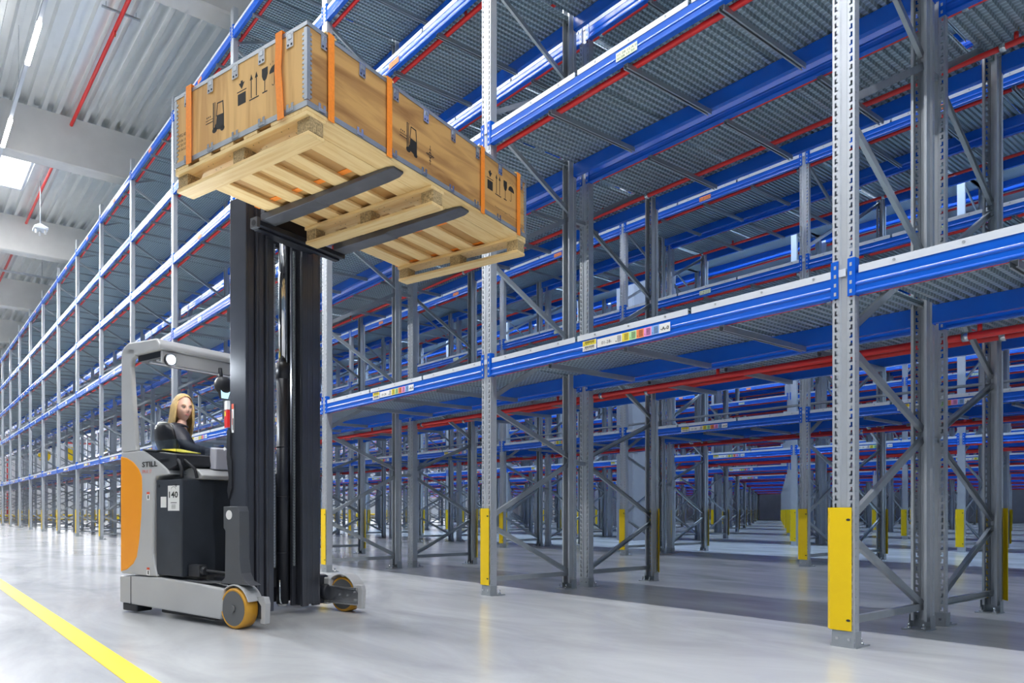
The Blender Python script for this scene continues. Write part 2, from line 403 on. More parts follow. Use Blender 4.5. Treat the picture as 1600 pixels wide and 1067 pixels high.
def deck_mesh(L, fx=DEP):
    m = M('deck'); n = int(round(L/.06)); p = L/n; pr = []
    for i in range(n): pr += [(i*p,0),(i*p+p*.42,0),(i*p+p*.52,.028),(i*p+p*.90,.028)]
    pr.append((L,0))
    vs = []; fs = []
    for y, z in pr: vs += [(.004,y,z),(fx-.004,y,z)]
    for i in range(len(pr)-1): fs.append((2*i,2*i+2,2*i+3,2*i+1))
    m.add(vs, [f[::-1] for f in fs]); m.box(.004,fx-.004,0,L,.030,.038)
    m.use('white').box(-.004,.004,0,L,-.004,.042); m.box(fx-.004,fx+.004,0,L,-.004,.042)
    m.use('galvd')
    for q in (.18,.5,.82): m.tube([(-.004,L*q,.022),(-.008,L*q,.022)], .008, 8)
    return m
def supp(m, z=-.04):
    m.use('galvd').box(.03,1.21,-.02,-.017,z,z+.04); m.box(.03,1.21,.017,.02,z,z+.04); m.box(.03,1.21,-.017,.017,z+.037,z+.04)
    m.box(.03,1.21,-.017,-.008,z,z+.003); m.box(.03,1.21,.008,.017,z,z+.003); return m
def head_mesh(up):
    s = 1 if up else -1
    m = M('red'); m.tube([(0,0,.02*s),(0,0,.075*s)], .016, 8); m.use('brass').tube([(0,0,.075*s),(0,0,.09*s)], .009, 6)
    m.tube([(0,-.012,.09*s),(0,-.016,.105*s),(0,0,.122*s),(0,.016,.105*s),(0,.012,.09*s)], .003, 4); m.tube([(0,0,.122*s),(0,0,.126*s)], .017, 8)
    return m
def label_strip(parent_loc_y, z, kind, rack):
    pass
ME = {}
ME['post'] = post_hi().mesh('upright'); ME['postlo'] = post_lo(M('galv')).mesh('upright')
ME['plate'] = plate().mesh('foot_plate'); ME['guard'] = guard(M()).mesh('post_guard')
for k in range(len(nodes)-1): ME['br%d' % k] = cbar(M('galvd'), *brace_pts(k)).mesh('brace')
ME['spacer'] = M('galvd').box(DEP+.001,DEP+GAP-.001,.045,.085,-.02,.02).mesh('flue_spacer')
ME['bh'] = cbar(M('galvd'), (.05,.065,.0), (1.19,.065,.0)).mesh('brace')
ME['beam'] = beam_mesh(M('blue')).mesh('beam')
LP = (B-.05)/3-.028
ME['deck'] = deck_mesh(LP).mesh('deck_panel')
ME['supp'] = supp(M('galvd')).mesh('support_bar')
ME['hup'] = head_mesh(1).mesh('sprinkler_head'); ME['hdn'] = head_mesh(-1).mesh('sprinkler_head')
ME['clamp'] = M('steel').tube([(0,-.02,0),(0,.02,0)], .036, 10).mesh('pipe_clamp')

def row_label(parent, y_hi, y_lo, zb, kind, bay):
    """warehouse location labels stuck on a beam (children of that beam, in its own coordinates)"""
    X = -.0062
    def pl(a, b, z0, z1, k, th=.0008):      # a, b measured as fractions of a bay
        m.use(k).box(X-th, X, (1-0)*min(a,b), max(a,b), z0, z1)
    m = M()
    U, V = Vector((0,-1,0)), Vector((0,0,1))
    if kind == 'full':
        y0 = B*.638; y1 = B*.60
        m.use('paper').box(X-.001,X,B*.601,B*.645,.028,.112); m.use('ylabel').box(X-.0016,X-.001,B*.6015,B*.6445,.072,.111); m.use('ink')
        for z in (.078,.036):
            text(m, '0128 01 20 A', (X-.0022, B*.642, z), U, V, .009, .115)
            y = B*.638
            while y > B*.607:
                w = random.choice((.001,.002,.003)); m.box(X-.0022,X-.0018,y-w,y,z+.012,z+.030); y -= w+.0025
        m2 = m; part_('label_plate', m, parent)
        m = M(); cols = ['paper','paper','ylabel','lgreen','lorange','lpink','lblue','paper']; a = B*.598; b = B*.388
        m.use('paper').box(X-.001,X,b,a,.034,.104)
        wd = (a-b)
        m.use('ink'); text(m, '01-28-', (X-.0022, a-.045, .052), U, V, .026, .105)
        text(m, '-A-0', (X-.0022, b+.085, .052), U, V, .028, .075)
        for i, c in enumerate(('paper','ylabel','lgreen','lorange','lpink','lblue')):
            p0 = a-.185-i*.070
            m.use(c).box(X-.0016,X-.001,p0-.069,p0,.035,.103)
            m.use('ink')
            for q in range(6): m.box(X-.0022,X-.0017,p0-.060,p0-.022,.044+q*.009,.048+q*.009)
            text(m, '%d' % (i+1), (X-.0022, p0-.006, .045), U, V, .012, .008)
        part_('label_strip', m, parent)
    else:
        m.use({'green':'pgreen','orange':'sorange'}[kind]).box(X-.001,X,B*.478,B*.540,.03,.100); m.use('ink')
        text(m, '01 28 12 A 0', (X-.0022, B*.536, .068), U, V, .016, .19)
        text(m, '0128 12 20', (X-.0022, B*.536, .040), U, V, .016, .17)
        part_('label_plate', m, parent)
_lm = {}
def part_(n, m, parent):
    inst(n, m.mesh(n), parent)
def row_label_cached(parent, kind):
    if kind not in _lm:
        before = set(bpy.data.objects); row_label(parent, 0, 0, 0, kind, 0)
        _lm[kind] = [(o.name.split('.')[0], o.data) for o in bpy.data.objects if o not in before]
    else:
        for n, d in _lm[kind]: inst(n, d, parent)
LK = ['full','green','orange','green','orange']

def rack(name_label, x0, n0, n1, flipped, detail):
    """one single-deep run of racking; local x = 0 is its aisle face"""
    t = thing('pallet_rack', name_label, 'rack', (x0, 0, 0) if not flipped else (x0+DEP, .13, 0), PI if flipped else 0, 'rows of empty pallet racking')
    sg = -1 if flipped else 1
    ys = [sg*B*n for n in range(n0, n1+1)]
    if flipped: ys = [-B*n for n in range(n0, n1+1)]
    if detail:
        for i, y in enumerate(ys):
            n = n0+i
            hi = n <= 6
            inst('upright', ME['post'] if hi else ME['postlo'], t, (0,y,0))
            inst('upright', ME['post'] if hi else ME['postlo'], t, (DEP,y+.13,0), PI)
            inst('foot_plate', ME['plate'], t, (0,y,0)); inst('foot_plate', ME['plate'], t, (DEP,y+.13,0), PI)
            inst('post_guard', ME['guard'], t, (0,y,0))
            inst('brace', ME['bh'], t, (0,y,.16))
            for k in range(len(nodes)-1): inst('brace', ME['br%d' % k], t, (0,y,0))
            if not flipped:
                for z in (1.36, 4.02, 6.8, 8.9): inst('flue_spacer', ME['spacer'], t, (0,y,z))
        for i in range(len(ys)-1):
            y = min(ys[i], ys[i+1]); n = n0+i
            for li, z in enumerate(ZL):
                b = inst('beam', ME['beam'], t, (0,y,z))
                row_label_cached(b, LK[li])
                inst('beam', ME['beam'], t, (DEP,y+B+.13,z), PI)
                for q in range(3): inst('deck_panel', ME['deck'], t, (0, y+.05+q*(LP+.03), z+.130))
                for q in (.25,.5,.75): inst('support_bar', ME['supp'], t, (0, y+.065+B*q, z))
        if x0 > 3 and not flipped:
            for li, z in enumerate(ZL):
                m = M('galvd'); m.tube([(DEP-.05,min(ys),z+.43),(DEP-.05,max(ys)+.1,z+.43)], .021, 8); inst('stop_rail', m.mesh('stop_rail'), t)
        for li, z in enumerate(ZL):
            ylo, yhi = min(ys)+.05, max(ys)+.08
            pl = []
            if not flipped:
                pl = [(.15, z+(.02 if li else .05), 0, .027)]
            else:
                pl = [(DEP-.11, z+(.05 if li else -.062), 1, .027), (.33, z+.05, 1 if li == 0 else 0, .024)]
            for px, pz, up, pr in pl:
                m = M('red'); m.tube([(0,ylo,0),(0,yhi,0)], pr, 10)
                p = inst('sprinkler_pipe', m.mesh('sprinkler_pipe'), t, (px,0,pz))
                q = .32*B+.06
                while q < yhi-ylo-.3:
                    yy = (min(ys)+q) if not flipped else (max(ys)+.13-q)
                    inst('sprinkler_head', ME['hup' if up else 'hdn'], p, (0,yy,0)); q += .61*B
                for y in ys: inst('pipe_clamp', ME['clamp'], p, (0,y+.22,0))
    else:
        fk = 'frame'
        if fk not in ME:
            m = post_lo(M('galv'))
            for bx in ((DEP-.095,DEP-.036),): pass
            m.box(DEP-.003,DEP,0,.13,0,HP); m.box(DEP-.036,DEP-.003,0,.003,0,HP); m.box(DEP-.036,DEP-.003,.127,.13,0,HP)
            m.box(DEP-.095,DEP-.036,.015,.018,0,HP); m.box(DEP-.095,DEP-.036,.112,.115,0,HP)
            m.use('galvd'); m.box(-.005,.185,-.01,.14,0,.008); m.box(DEP-.185,DEP+.005,-.01,.14,0,.008); m.bar((.05,.065,.16),(1.19,.065,.16),.026,.045)
            for k in range(len(nodes)-1):
                p, q = brace_pts(k); m.bar(p, q, .026, .045)
            ME['frame'] = m.mesh('upright_frame')
            m = beam_mesh(M('blue'), conn=True)
            n_ = len(m.v)
            mm = beam_mesh(M('blue'), conn=False)
            m.use('blue').box(DEP-.05,DEP,.132,.132+LB,0,.128)
            ME['beams'] = m.mesh('beam')
            m = M('deck'); m.box(.004,DEP-.004,.03,B+.1,.130,.160)
            for q in range(3): m.use('white').box(-.004,.004,.05+q*(LP+.03),.05+q*(LP+.03)+LP,.126,.172)
            ME['deckfar'] = m.mesh('deck_panel')
        for y in ys:
            f = inst('upright_frame', ME['frame'], t, (0,y,0)); inst('post_guard', ME['guard'], f)
        for i in range(len(ys)-1):
            y = min(ys[i], ys[i+1])
            for li, z in enumerate(ZL):
                b = inst('beam', ME['beams'], t, (0,y,z)); inst('deck_panel', ME['deckfar'], b)
                if x0 < 30 and not flipped: row_label_cached(b, LK[li])
        for li, z in enumerate(ZL):
            m = M('red'); m.tube([(.15,min(ys)+.05,z-.0),(.15,max(ys)+.08,z-.0)], .026, 6)
            if flipped: m.tube([(DEP-.11,min(ys)+.05,z-.03),(DEP-.11,max(ys)+.08,z-.03)], .026, 6)
            inst('sprinkler_pipe', m.mesh('sprinkler_pipe'), t)
    return t
NR = 9
for r in range(NR):
    x0 = r*PITCH
    nmin = -1 if r == 0 else max(-1, math.floor((.255*(x0+4.775)-2.04)/B)-1)
    names = ['first','second','third','fourth','fifth','sixth','seventh','eighth','ninth']
    if r == 0: la, lb = 'nearest run of blue and galvanised pallet racking, lining the aisle beside the reach truck', 'run of pallet racking standing back to back behind the nearest run'
    else:
        la = 'empty pallet racking facing us in the %s double row back from the reach truck aisle' % names[r]
        lb = 'rear run of the %s double row of pallet racking back from the reach truck aisle' % names[r]
    top = 17 if r < 3 else 17
    rack(la, x0, nmin, top, False, r < 2)
    rack(lb, x0+DEP+GAP, nmin, top, True, r < 2)

# flue spacers are part of the building-side fixing of the double rows: small bars between uprights
t = thing('alarm_box', 'small red alarm box with yellow sticker fixed to a rack post behind the truck cab', 'alarm box', (-.063, 3*B+.065, 2.28))
m = M('red'); m.box(-.05,.05,-.07,.07,0,.3); part('housing', m, t, bevel=.006)
m = M('ylabel'); m.box(-.052,-.05,.0,.055,.2,.28); part('sticker', m, t)
m = M('paper'); m.box(-.05,.05,-.06,.06,.31,.46); part('notice', m, t)

# far crash rail and door signs
t = thing('crash_barrier', 'yellow crash barrier along the far end of the racks', 'barrier', (0, YEND-2.4, 0))
m = M('yellow'); m.tube([(-3,0,.42),(40,0,.42)], .09, 8); part('rail', m, t)
m = M('yellow'); m.tube([(-3,0,.12),(40,0,.12)], .07, 8); part('rail', m, t)
for k in range(14):
    m = M('yellow'); m.box(-3+k*3.2,-2.8+k*3.2,-.05,.05,0,.5); part('post', m, t)
sy = YEND-.03
for i, (sx, sz) in enumerate([(1.2,5.3),(2.6,5.6),(4.9,5.2),(6.9,5.4),(9.5,5.4)]):
    t = thing('door_sign', 'round yellow dock door sign on the far wall, number %s from the left' % ['one','two','three','four','five'][i], 'sign', (sx, sy, sz), 0, 'yellow signs on the far wall')
    m = M('yellow'); m.prism([(.45*math.cos(q*PI/8), .55*math.sin(q*PI/8)) for q in range(16)], 'y', -.03, .03); part('panel', m, t)
# red standpipe seen far left through the racks
t = thing('riser_pipe', 'red sprinkler riser with branch pipes at the far end of the aisle', 'pipe', (2.3, YEND-1, 0))
m = M('red'); m.tube([(0,0,0),(0,0,10.5)], .14, 10); part('riser', m, t)
for z in (6.2, 7.7, 9.2, 10.2):
    m = M('red'); m.tube([(-3,0,z),(6,0,z)], .07, 8); part('branch_pipe', m, t)

# ------------------------------------------------------------------ truck frame of reference
PHI = math.radians(52.44)
def c2w(X, Z): return (CAM.x + X*math.cos(TH)+Z*math.sin(TH), CAM.y - X*math.sin(TH)+Z*math.cos(TH))
T0 = Vector((*c2w(-1.24872, 5.20238), 0))
F3 = Vector((*[a-b for a, b in zip(c2w(math.sin(PHI), -math.cos(PHI)), (CAM.x, CAM.y))], 0))
W3 = Vector((-F3.y, F3.x, 0))
TR = math.atan2(F3.y, F3.x)
def tthing(name, label, cat, base, group=None):
    t = thing(name, label, cat, T0+F3*base[0]+W3*base[1]+Vector((0,0,base[2])), TR, group)
    t['_o'] = list(base); return t

# ------------------------------------------------------------------ pallet
A0, A1, B0, B1 = .118, 1.318, -.627, 1.773
ZC = 3.027; ZT = 3.47
pal = tthing('pallet', 'large pine pallet with chipboard blocks lying on the raised forks', 'pallet', (.718,.573,ZC-.15))
zd = ZC-.022
wds = [(A0,.145),(A0+.145+.103,.115),(A0+.145+.103*2+.115,.115),(A0+.145+.103*3+.23,.115),(A1-.285,.14),(A1-.143,.143)]
wds = [(.118,.14),(.365,.12),(.575,.12),(.79,.12),(1.025,.145),(1.173,.145)]
for a, w in wds:
    m = M('pineb'); m.box(a,a+w,B0,B1,zd,ZC); part('deck_board', m, pal, bevel=.003)
sb = [(B0,.145),(.573-.0725,.145),(B1-.145,.145)]
for b, w in sb:
    m = M('pinea'); m.box(A0,A1,b,b+w,zd-.024,zd-.0005); part('stringer_board', m, pal, bevel=.003)
    for a in (A0,.718-.05,A1-.10):
        m = M('chip'); m.box(a,a+.10,b+.022,b+.123,zd-.104,zd-.0245); part('block', m, pal, bevel=.002)
    m = M('pinea'); m.box(A0,A1,b+.01,b+.135,zd-.128,zd-.1045); part('bottom_runner', m, pal, bevel=.005)
m = M('ink')
for a, w in wds:
    for b, ww in sb:
        for q in range(4): m.tube([(a+w*(.3+.4*(q%2)), b+ww*(.3+.4*(q//2)), zd-.0252),(a+w*(.3+.4*(q%2)), b+ww*(.3+.4*(q//2)), zd-.0242)], .003, 6)
part('nail_heads', m, pal, kind='stuff')

# ------------------------------------------------------------------ crate
cr = tthing('plywood_crate', 'long plywood crate with steel edging and transport symbols on the raised pallet', 'crate', (.718,.573,ZC))
e = .004
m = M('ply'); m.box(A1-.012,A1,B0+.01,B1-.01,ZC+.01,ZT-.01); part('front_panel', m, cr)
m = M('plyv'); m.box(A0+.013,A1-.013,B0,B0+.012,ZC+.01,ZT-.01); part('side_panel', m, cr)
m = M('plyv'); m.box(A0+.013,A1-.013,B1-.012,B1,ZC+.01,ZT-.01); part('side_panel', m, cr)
m = M('ply'); m.box(A0,A0+.012,B0+.01,B1-.01,ZC+.01,ZT-.01); part('back_panel', m, cr)
m = M('ply'); m.box(A0+.013,A1-.013,B0+.013,B1-.013,ZC,ZC+.012); part('base_panel', m, cr)
m = M('ply'); m.box(A0+.01,A1-.01,B0+.01,B1-.01,ZT,ZT+.010); part('lid', m, cr)
m = M('galvd')
for z0, z1 in ((ZC,ZC+.030),(ZT-.010,ZT+.012)):
    m.box(A1,A1+e,B0-e,B1+e,z0,z1); m.box(A0-e,A0,B0-e,B1+e,z0,z1); m.box(A0,A1,B0-e,B0,z0,z1); m.box(A0,A1,B1,B1+e,z0,z1)
part('edge_rail', m, cr, 'galvanised steel edge profile')
for a in (A0, A1):
    for b in (B0, B1):
        m = M('galvd'); sa = 1 if a == A1 else -1; s2 = 1 if b == B1 else -1
        m.box(*sorted((a, a+e*sa)), *sorted((b-.020*s2, b+e*s2)), ZC+.036, ZT-.019)
        m.box(*sorted((a-.020*sa, a)), *sorted((b, b+e*s2)), ZC+.036, ZT-.019)
        z = ZC+.05
        while z < ZT-.04:          # folded tabs along the corner
            m.box(*sorted((a, a+.003*sa)), *sorted((b-.034*s2, b-.020*s2)), z, z+.014); m.box(*sorted((a-.034*sa, a-.020*sa)), *sorted((b, b+.003*s2)), z, z+.014); z += .026
        part('corner_profile', m, cr, 'galvanised corner profile with folded tabs')
def clip(face, t, top):
    m = M('steel')
    z0, z1 = (ZT-.085, ZT-.005) if top else (ZC+.006, ZC+.05)
    def bx(d0, d1, u0, u1, z0, z1):
        if face == 'f': m.box(A1+d0, A1+d1, t+u0, t+u1, z0, z1)
        else: m.box(t+u0, t+u1, B0-d1, B0-d0, z0, z1)
    if top:
        bx(.003,.007,-.027,.027,z0,z1); m.use('dark'); bx(.007,.0085,-.008,.008,z0+.05,z0+.056); m.use('galvd'); bx(.007,.010,-.013,.013,z0+.045,z0+.07)
        m.use('dark'); bx(.007,.008,-.018,-.008,z0+.010,z0+.02); bx(.007,.008,.008,.018,z0+.010,z0+.02)
    else:
        bx(.005,.008,-.028,-.010,z0,z1); bx(.005,.008,.010,.028,z0,z1); bx(.006,.010,-.022,.022,z0,z0+.012)
    part('lid_clip' if top else 'base_clip', m, cr)
for k in range(8): clip('f', -.50+.312*k, True); clip('f', -.52+.312*k, False)
for k in range(5): clip('l', .25+.235*k, True); clip('l', .25+.235*k, False)

# printed transport symbols (flat ink)
def mark(face, c, z, name, shapes, s=1.0, flip=False):
    """shapes: polygons in (u, v); u runs left to right as seen from outside"""
    m = M('ink')
    for poly in shapes:
        pts = []
        for u, v in poly:
            if face == 'f': pts.append((A1+.0006, c+u*s, z+v*s))
            else: pts.append((c+u*s, B0-.0006, z+v*s))
        m.add(pts, [tuple(range(len(pts)))])
    o = part(name, m, cr)
    return o
def ring(r0, r1, n=20, a0=0, a1=2*PI, cx=0, cy=0):
    out = []
    for i in range(n):
        p, q = a0+(a1-a0)*i/n, a0+(a1-a0)*(i+1)/n
        out.append([(cx+r0*math.cos(p),cy+r0*math.sin(p)),(cx+r1*math.cos(p),cy+r1*math.sin(p)),(cx+r1*math.cos(q),cy+r1*math.sin(q)),(cx+r0*math.cos(q),cy+r0*math.sin(q))])
    return out
def disc(cx, cy, r, n=12): return [(cx+r*math.cos(2*PI*i/n), cy+r*math.sin(2*PI*i/n)) for i in range(n)]
def rc(x0,y0,x1,y1): return [(x0,y0),(x1,y0),(x1,y1),(x0,y1)]
weight = [rc(-.03,-.06,.03,-.005), rc(-.035,.003,.035,.008), [(-.022,.045),(0,.014),(.022,.045),(.008,.045),(.008,.055),(-.008,.055),(-.008,.045)]]
arrows = [rc(-.03,-.065,.04,-.059)]+[q for dx in (-.015,.022) for q in (rc(dx-.003,-.055,dx+.003,.035), [(dx-.011,.032),(dx+.011,.032),(dx,.06)])]
glass = [[(-.021,.055),(.021,.055),(.021,.02),(.012,.0),(.003,-.006),(-.003,-.006),(-.012,.0),(-.021,.02)], rc(-.0025,-.056,.0025,-.006), rc(-.018,-.062,.018,-.056)]
umb = [[(.036*math.cos(PI*i/8), .012+.034*math.sin(PI*i/8)) for i in range(9)], rc(-.002,-.04,.002,.012)]+ring(.006,.0095,6,PI,2*PI,-.008,-.04)+[rc(x,y,x+.003,y+.009) for x, y in ((-.03,.052),(-.012,.058),(.008,.06),(.024,.054))]
fk = [[(-.012,-.045),(.03,-.06),(.045,-.05),(.045,.012),(.004,.016),(.0,-.02)], disc(-.008,-.05,.014), disc(.036,-.058,.012),
      rc(-.018,-.04,-.012,.085), rc(-.008,-.04,-.004,.085), rc(-.06,-.004,-.018,.0), rc(-.06,.010,-.018,.013), [(.0,.012),(.004,.012),(.01,.07),(.036,.068),(.04,.01),(.045,.01),(.041,.074),(.006,.076)],
      rc(-.055,.022,-.05,.03), rc(-.045,.022,-.04,.03), rc(-.035,.022,-.03,.03)]
cross = ring(.012,.017,16)+[rc(-.04,-.0025,.04,.0025), rc(-.0025,-.055,.0025,.055), rc(-.028,-.01,-.024,.01), rc(.024,-.01,.028,.01), rc(-.01,-.034,.01,-.030), rc(-.01,.03,.01,.034)]
mark('f', .268, 3.20, 'forklift_symbol', [[(u*1.35,v) for u,v in p] for p in fk], 1.25); mark('f', .487, 3.19, 'gravity_symbol', cross, 1.15)
for (u, nm, sh) in ((1.235,'stacking_symbol',weight),(1.345,'this_way_up_symbol',arrows),(1.455,'fragile_symbol',glass),(1.545,'keep_dry_symbol',umb)): mark('f', u, 3.30, nm, sh, 1.25)
mark('l', .535, 3.21, 'forklift_symbol', [[(u*1.35,v) for u,v in p] for p in fk], 1.25)
for (u, nm, sh) in ((.775,'stacking_symbol',weight),(.878,'this_way_up_symbol',arrows),(.977,'fragile_symbol',glass),(1.058,'keep_dry_symbol',umb)): mark('l', u, 3.29, nm, sh, 1.2)
m = M('ink')
text(m, 'MFG 40', (.155, B0-.0007, 3.21), (1,0,0), (0,0,1), .022, .075)
for i, s_ in enumerate(('19.06 15', '4 20 50', '81.06 8.2')): text(m, s_, (.155, B0-.0007, 3.18-.028*i), (1,0,0), (0,0,1), .016, .075)
part('stencil_text', m, cr)
m = M('ink'); text(m, 'Verpackungen Transport', (A1+.0007, 1.30, 3.115), (0,1,0), (0,0,1), .018, .34); part('small_print', m, cr)

# ------------------------------------------------------------------ straps
sn = ['near the crate corner facing us', 'second from the crate corner on the long face', 'third from the crate corner on the long face', 'at the far end of the long face']
def hstrap(b, label):
    t = tthing('strap', label, 'strap', (.718, b, ZC)); w = .024; th = .003
    m = M('strap'); x0, x1 = A0-.012, A1+.012; zt, zb = ZT+.020, ZC-.002
    m.box(x1, x1+th, b-w, b+w, ZC-.02, zt); m.box(x0-th, x0, b-w, b+w, ZC-.02, zt); m.box(x0-th, x1+th, b-w, b+w, zt, zt+th)
    part('webbing', m, t)
    m = M('strap'); 
    for i in range(len(wds)-1): m.box(wds[i][0]+wds[i][1]+.004, wds[i+1][0]-.004, b-w, b+w, ZC-.006, ZC-.003)
    part('webbing_under_crate', m, t)
    m = M('pinea'); m.box(A1-.10, A1+.01, b-.045, b+.045, zt-.008, zt); part('edge_protector', m, t)
for b, s_ in zip((-.455,.052,1.115,1.638), sn): hstrap(b, 'orange webbing strap '+s_)
def lstrap(a, label):
    t = tthing('strap', label, 'strap', (a, .573, ZC)); w = .026; th = .003; y0 = B0-.014
    m = M('strap'); vs = []
    pr = [(ZT+.024,0),(ZT-.05,.001),(ZT-.18,-.008),(ZT-.30,.004),(ZC+.05,.012),(ZC-.018,.016)] if a > .6 else [(ZT+.024,0),(ZC+.2,.0),(ZC-.018,0)]
    for z, d in pr: vs += [(a-w+d,y0,z),(a+w+d,y0,z),(a+w+d,y0-th,z),(a-w+d,y0-th,z)]
    fs = []
    for i in range(len(pr)-1):
        for q in range(4): fs.append((4*i+q, 4*i+(q+1)%4, 4*i+4+(q+1)%4, 4*i+4+q))
    m.add(vs, fs); m.box(a-w, a+w, y0-th, B1+.014, ZT+.024, ZT+.027); m.box(a-w,a+w,B1+.014,B1+.017,ZC-.018,ZT+.024)
    part('webbing', m, t)
lstrap(.281, 'orange webbing strap on the short crate side, far end by the hall roof')
lstrap(1.110, 'orange webbing strap on the short crate side, close to the near corner')

# ------------------------------------------------------------------ reach truck
tk = tthing('reach_truck', 'orange and grey reach truck with raised mast carrying the crate in the aisle', 'forklift', (-.5,.566,0))
BC = .566
def mir(b): return 2*BC-b
# chassis with two load legs
side = [(-1.51,.08),(-.80,.066),(-.17,.055),(-.15,.12),(-.135,.278),(-.40,.297),(-.70,.309),(-.97,.318),(-1.51,.300)]
m = M('grey'); m.prism(side, 'y', -.06, .10); part('load_leg', m, tk, bevel=.012)
m = M('grey'); m.prism(side, 'y', mir(.10), mir(-.06)); part('load_leg', m, tk, bevel=.012)
m = M('grey'); m.box(-1.51,-1.0,.101,mir(.101),.08,.31); m.use('dark').box(-1.345,-1.335,-.062,-.058,.075,.305); part('chassis', m, tk, bevel=.01)
m = M('black'); m.box(-1.49,-1.28,-.045,.10,.015,.078); m.box(-1.0,-.3,.0,.09,.03,.06); part('floor_skirt', m, tk, bevel=.01)
m = M('black'); m.tube([(-1.3,BC-.05,.17),(-1.3,BC+.05,.17)], .165, 20); part('drive_wheel', m, tk)
def wheel(bc0, bc1, name='load_wheel'):
    a, z, r = -.03, .146, .1455
    m = M('tyre'); n = 36
    prof = [(bc0+.006,r-.022),(bc0,r-.014),(bc0+.012,r),(bc1-.012,r),(bc1,r-.014),(bc1-.006,r-.022)]
    vs = []
    for b, q in prof:
        for k in range(n): vs.append((a+q*math.cos(2*PI*k/n), b, z+q*math.sin(2*PI*k/n)))
    fs = [(i*n+k,(i+1)*n+k,(i+1)*n+(k+1)%n,i*n+(k+1)%n) for i in range(len(prof)-1) for k in range(n)]
    m.add(vs, [f[::-1] for f in fs], True)
    w = part(name, m, tk)
    h = M('hub'); h.tube([(a,bc0+.004,z),(a,bc1-.004,z)], r-.021, 36); h.tube([(a,bc0-.012,z),(a,bc0+.006,z)], .026, 18); h.tube([(a,bc1-.006,z),(a,bc1+.012,z)], .026, 18)
    part('wheel_hub', h, w)
wheel(-.058, .062); wheel(mir(.062), mir(-.058))
def fender(b0, b1, s):
    m = M('grey'); a, z = -.03, .146; R0, R1 = .162, .172; vs = []
    n = 16; A_ = [math.radians(135-115*i/n) for i in range(n+1)]
    pts = [(a+R1*math.cos(t), z+R1*math.sin(t)) for t in A_]+[(a+R0*math.cos(t), z+R0*math.sin(t)) for t in reversed(A_)]
    m.prism(pts, 'y', b0, b1)
    m.prism([(.125,.235),(.20,.235),(.215,.19),(.205,.045),(.155,.045),(.155,.07),(.165,.08),(.165,.17),(.135,.2)], 'y', *( (b0+.085,b1) if s > 0 else (b0, b1-.085)))
    return part('wheel_fender', m, tk, bevel=.004)
fender(-.05, .082, 1); fender(mir(.082), mir(-.05), -1)
for s in (0, 1):
    Y = (lambda b: mir(b)) if s else (lambda b: b)
    m = M('steel' if s else 'grey2'); y0, y1 = sorted((Y(.068), Y(.082)))
    m.box(-.30,.17,y0,y1,.075,.215); m.use('steel').box(-.28,.165,*sorted((Y(.083),Y(.10))),.20,.215); m.box(-.28,.165,*sorted((Y(.083),Y(.10))),.07,.085)
    for a, z in ((.13,.18),(.13,.11),(.05,.145),(-.04,.145)): m.tube([(a,Y(.084),z),(a,Y(.094),z)], .009, 8)
    part('wheel_arm', m, tk, bevel=.003)
m = M('mastd'); m.box(-.42,-.20,mir(.14),mir(.04),.06,.30); m.box(-.40,-.30,mir(.12),mir(.08),.30,.47); m.tube([(-.22,mir(.09),.16),(-.14,mir(.09),.16)], .07, 16); part('reach_carriage', m, tk, bevel=.02)
m = M('mastd'); m.box(-.46,-.30,.10,.17,.06,.34); part('reach_carriage', m, tk, bevel=.01)
# near support bracket
m = M('grey2'); m.prism([(-.165,.876),(-.005,.876),(.012,.84),(.018,.50),(.035,.40),(.075,.345),(.15,.318),(-.16,.316),(-.66,.311),(-.42,.306),(-.20,.318),(-.150,.36),(-.143,.70),(-.165,.72)], 'y', -.035, .055)
p_ = part('support_bracket', m, tk, bevel=.006)
m = M('paper'); m.tube([(-.10,-.037,.815),(-.10,-.0345,.815)], .034, 20); part('round_cap', m, p_)
# rear body and cab pillar
body = [(-1.49,.323),(-.967,.322),(-1.0,.40),(-1.03,.50),(-1.01,1.09),(-.985,1.12),(-.80,1.13),(-.84,1.175),(-.95,1.235),(-1.16,1.333),(-1.49,1.333)]
m = M('grey'); m.prism(body, 'y', -.06, mir(-.06)); part('rear_body', m, tk, bevel=.012)
pil = [(-1.49,1.333),(-1.262,1.333),(-1.275,1.38),(-1.345,2.03),(-1.33,2.09),(-1.28,2.115),(-1.28,2.175),(-1.44,2.195),(-1.475,2.18),(-1.49,2.15)]
for b0, b1 in ((-.06,-.015),(mir(-.015),mir(-.06))):
    m = M('grey'); m.prism(pil, 'y', b0, b1); part('cab_pillar', m, tk, bevel=.012)
org = [(-1.4915,.335)]+[(-1.4915,1.30)]
cv = [(-1.40,1.285),(-1.30,1.245),(-1.22,1.185),(-1.175,1.12),(-1.172,1.0),(-1.185,.80),(-1.215,.60),(-1.25,.47),(-1.30,.41),(-1.40,.355)]
m = M('orange'); m.prism(org+cv, 'y', -.064, mir(-.064)); part('orange_cover', m, tk, bevel=.01)
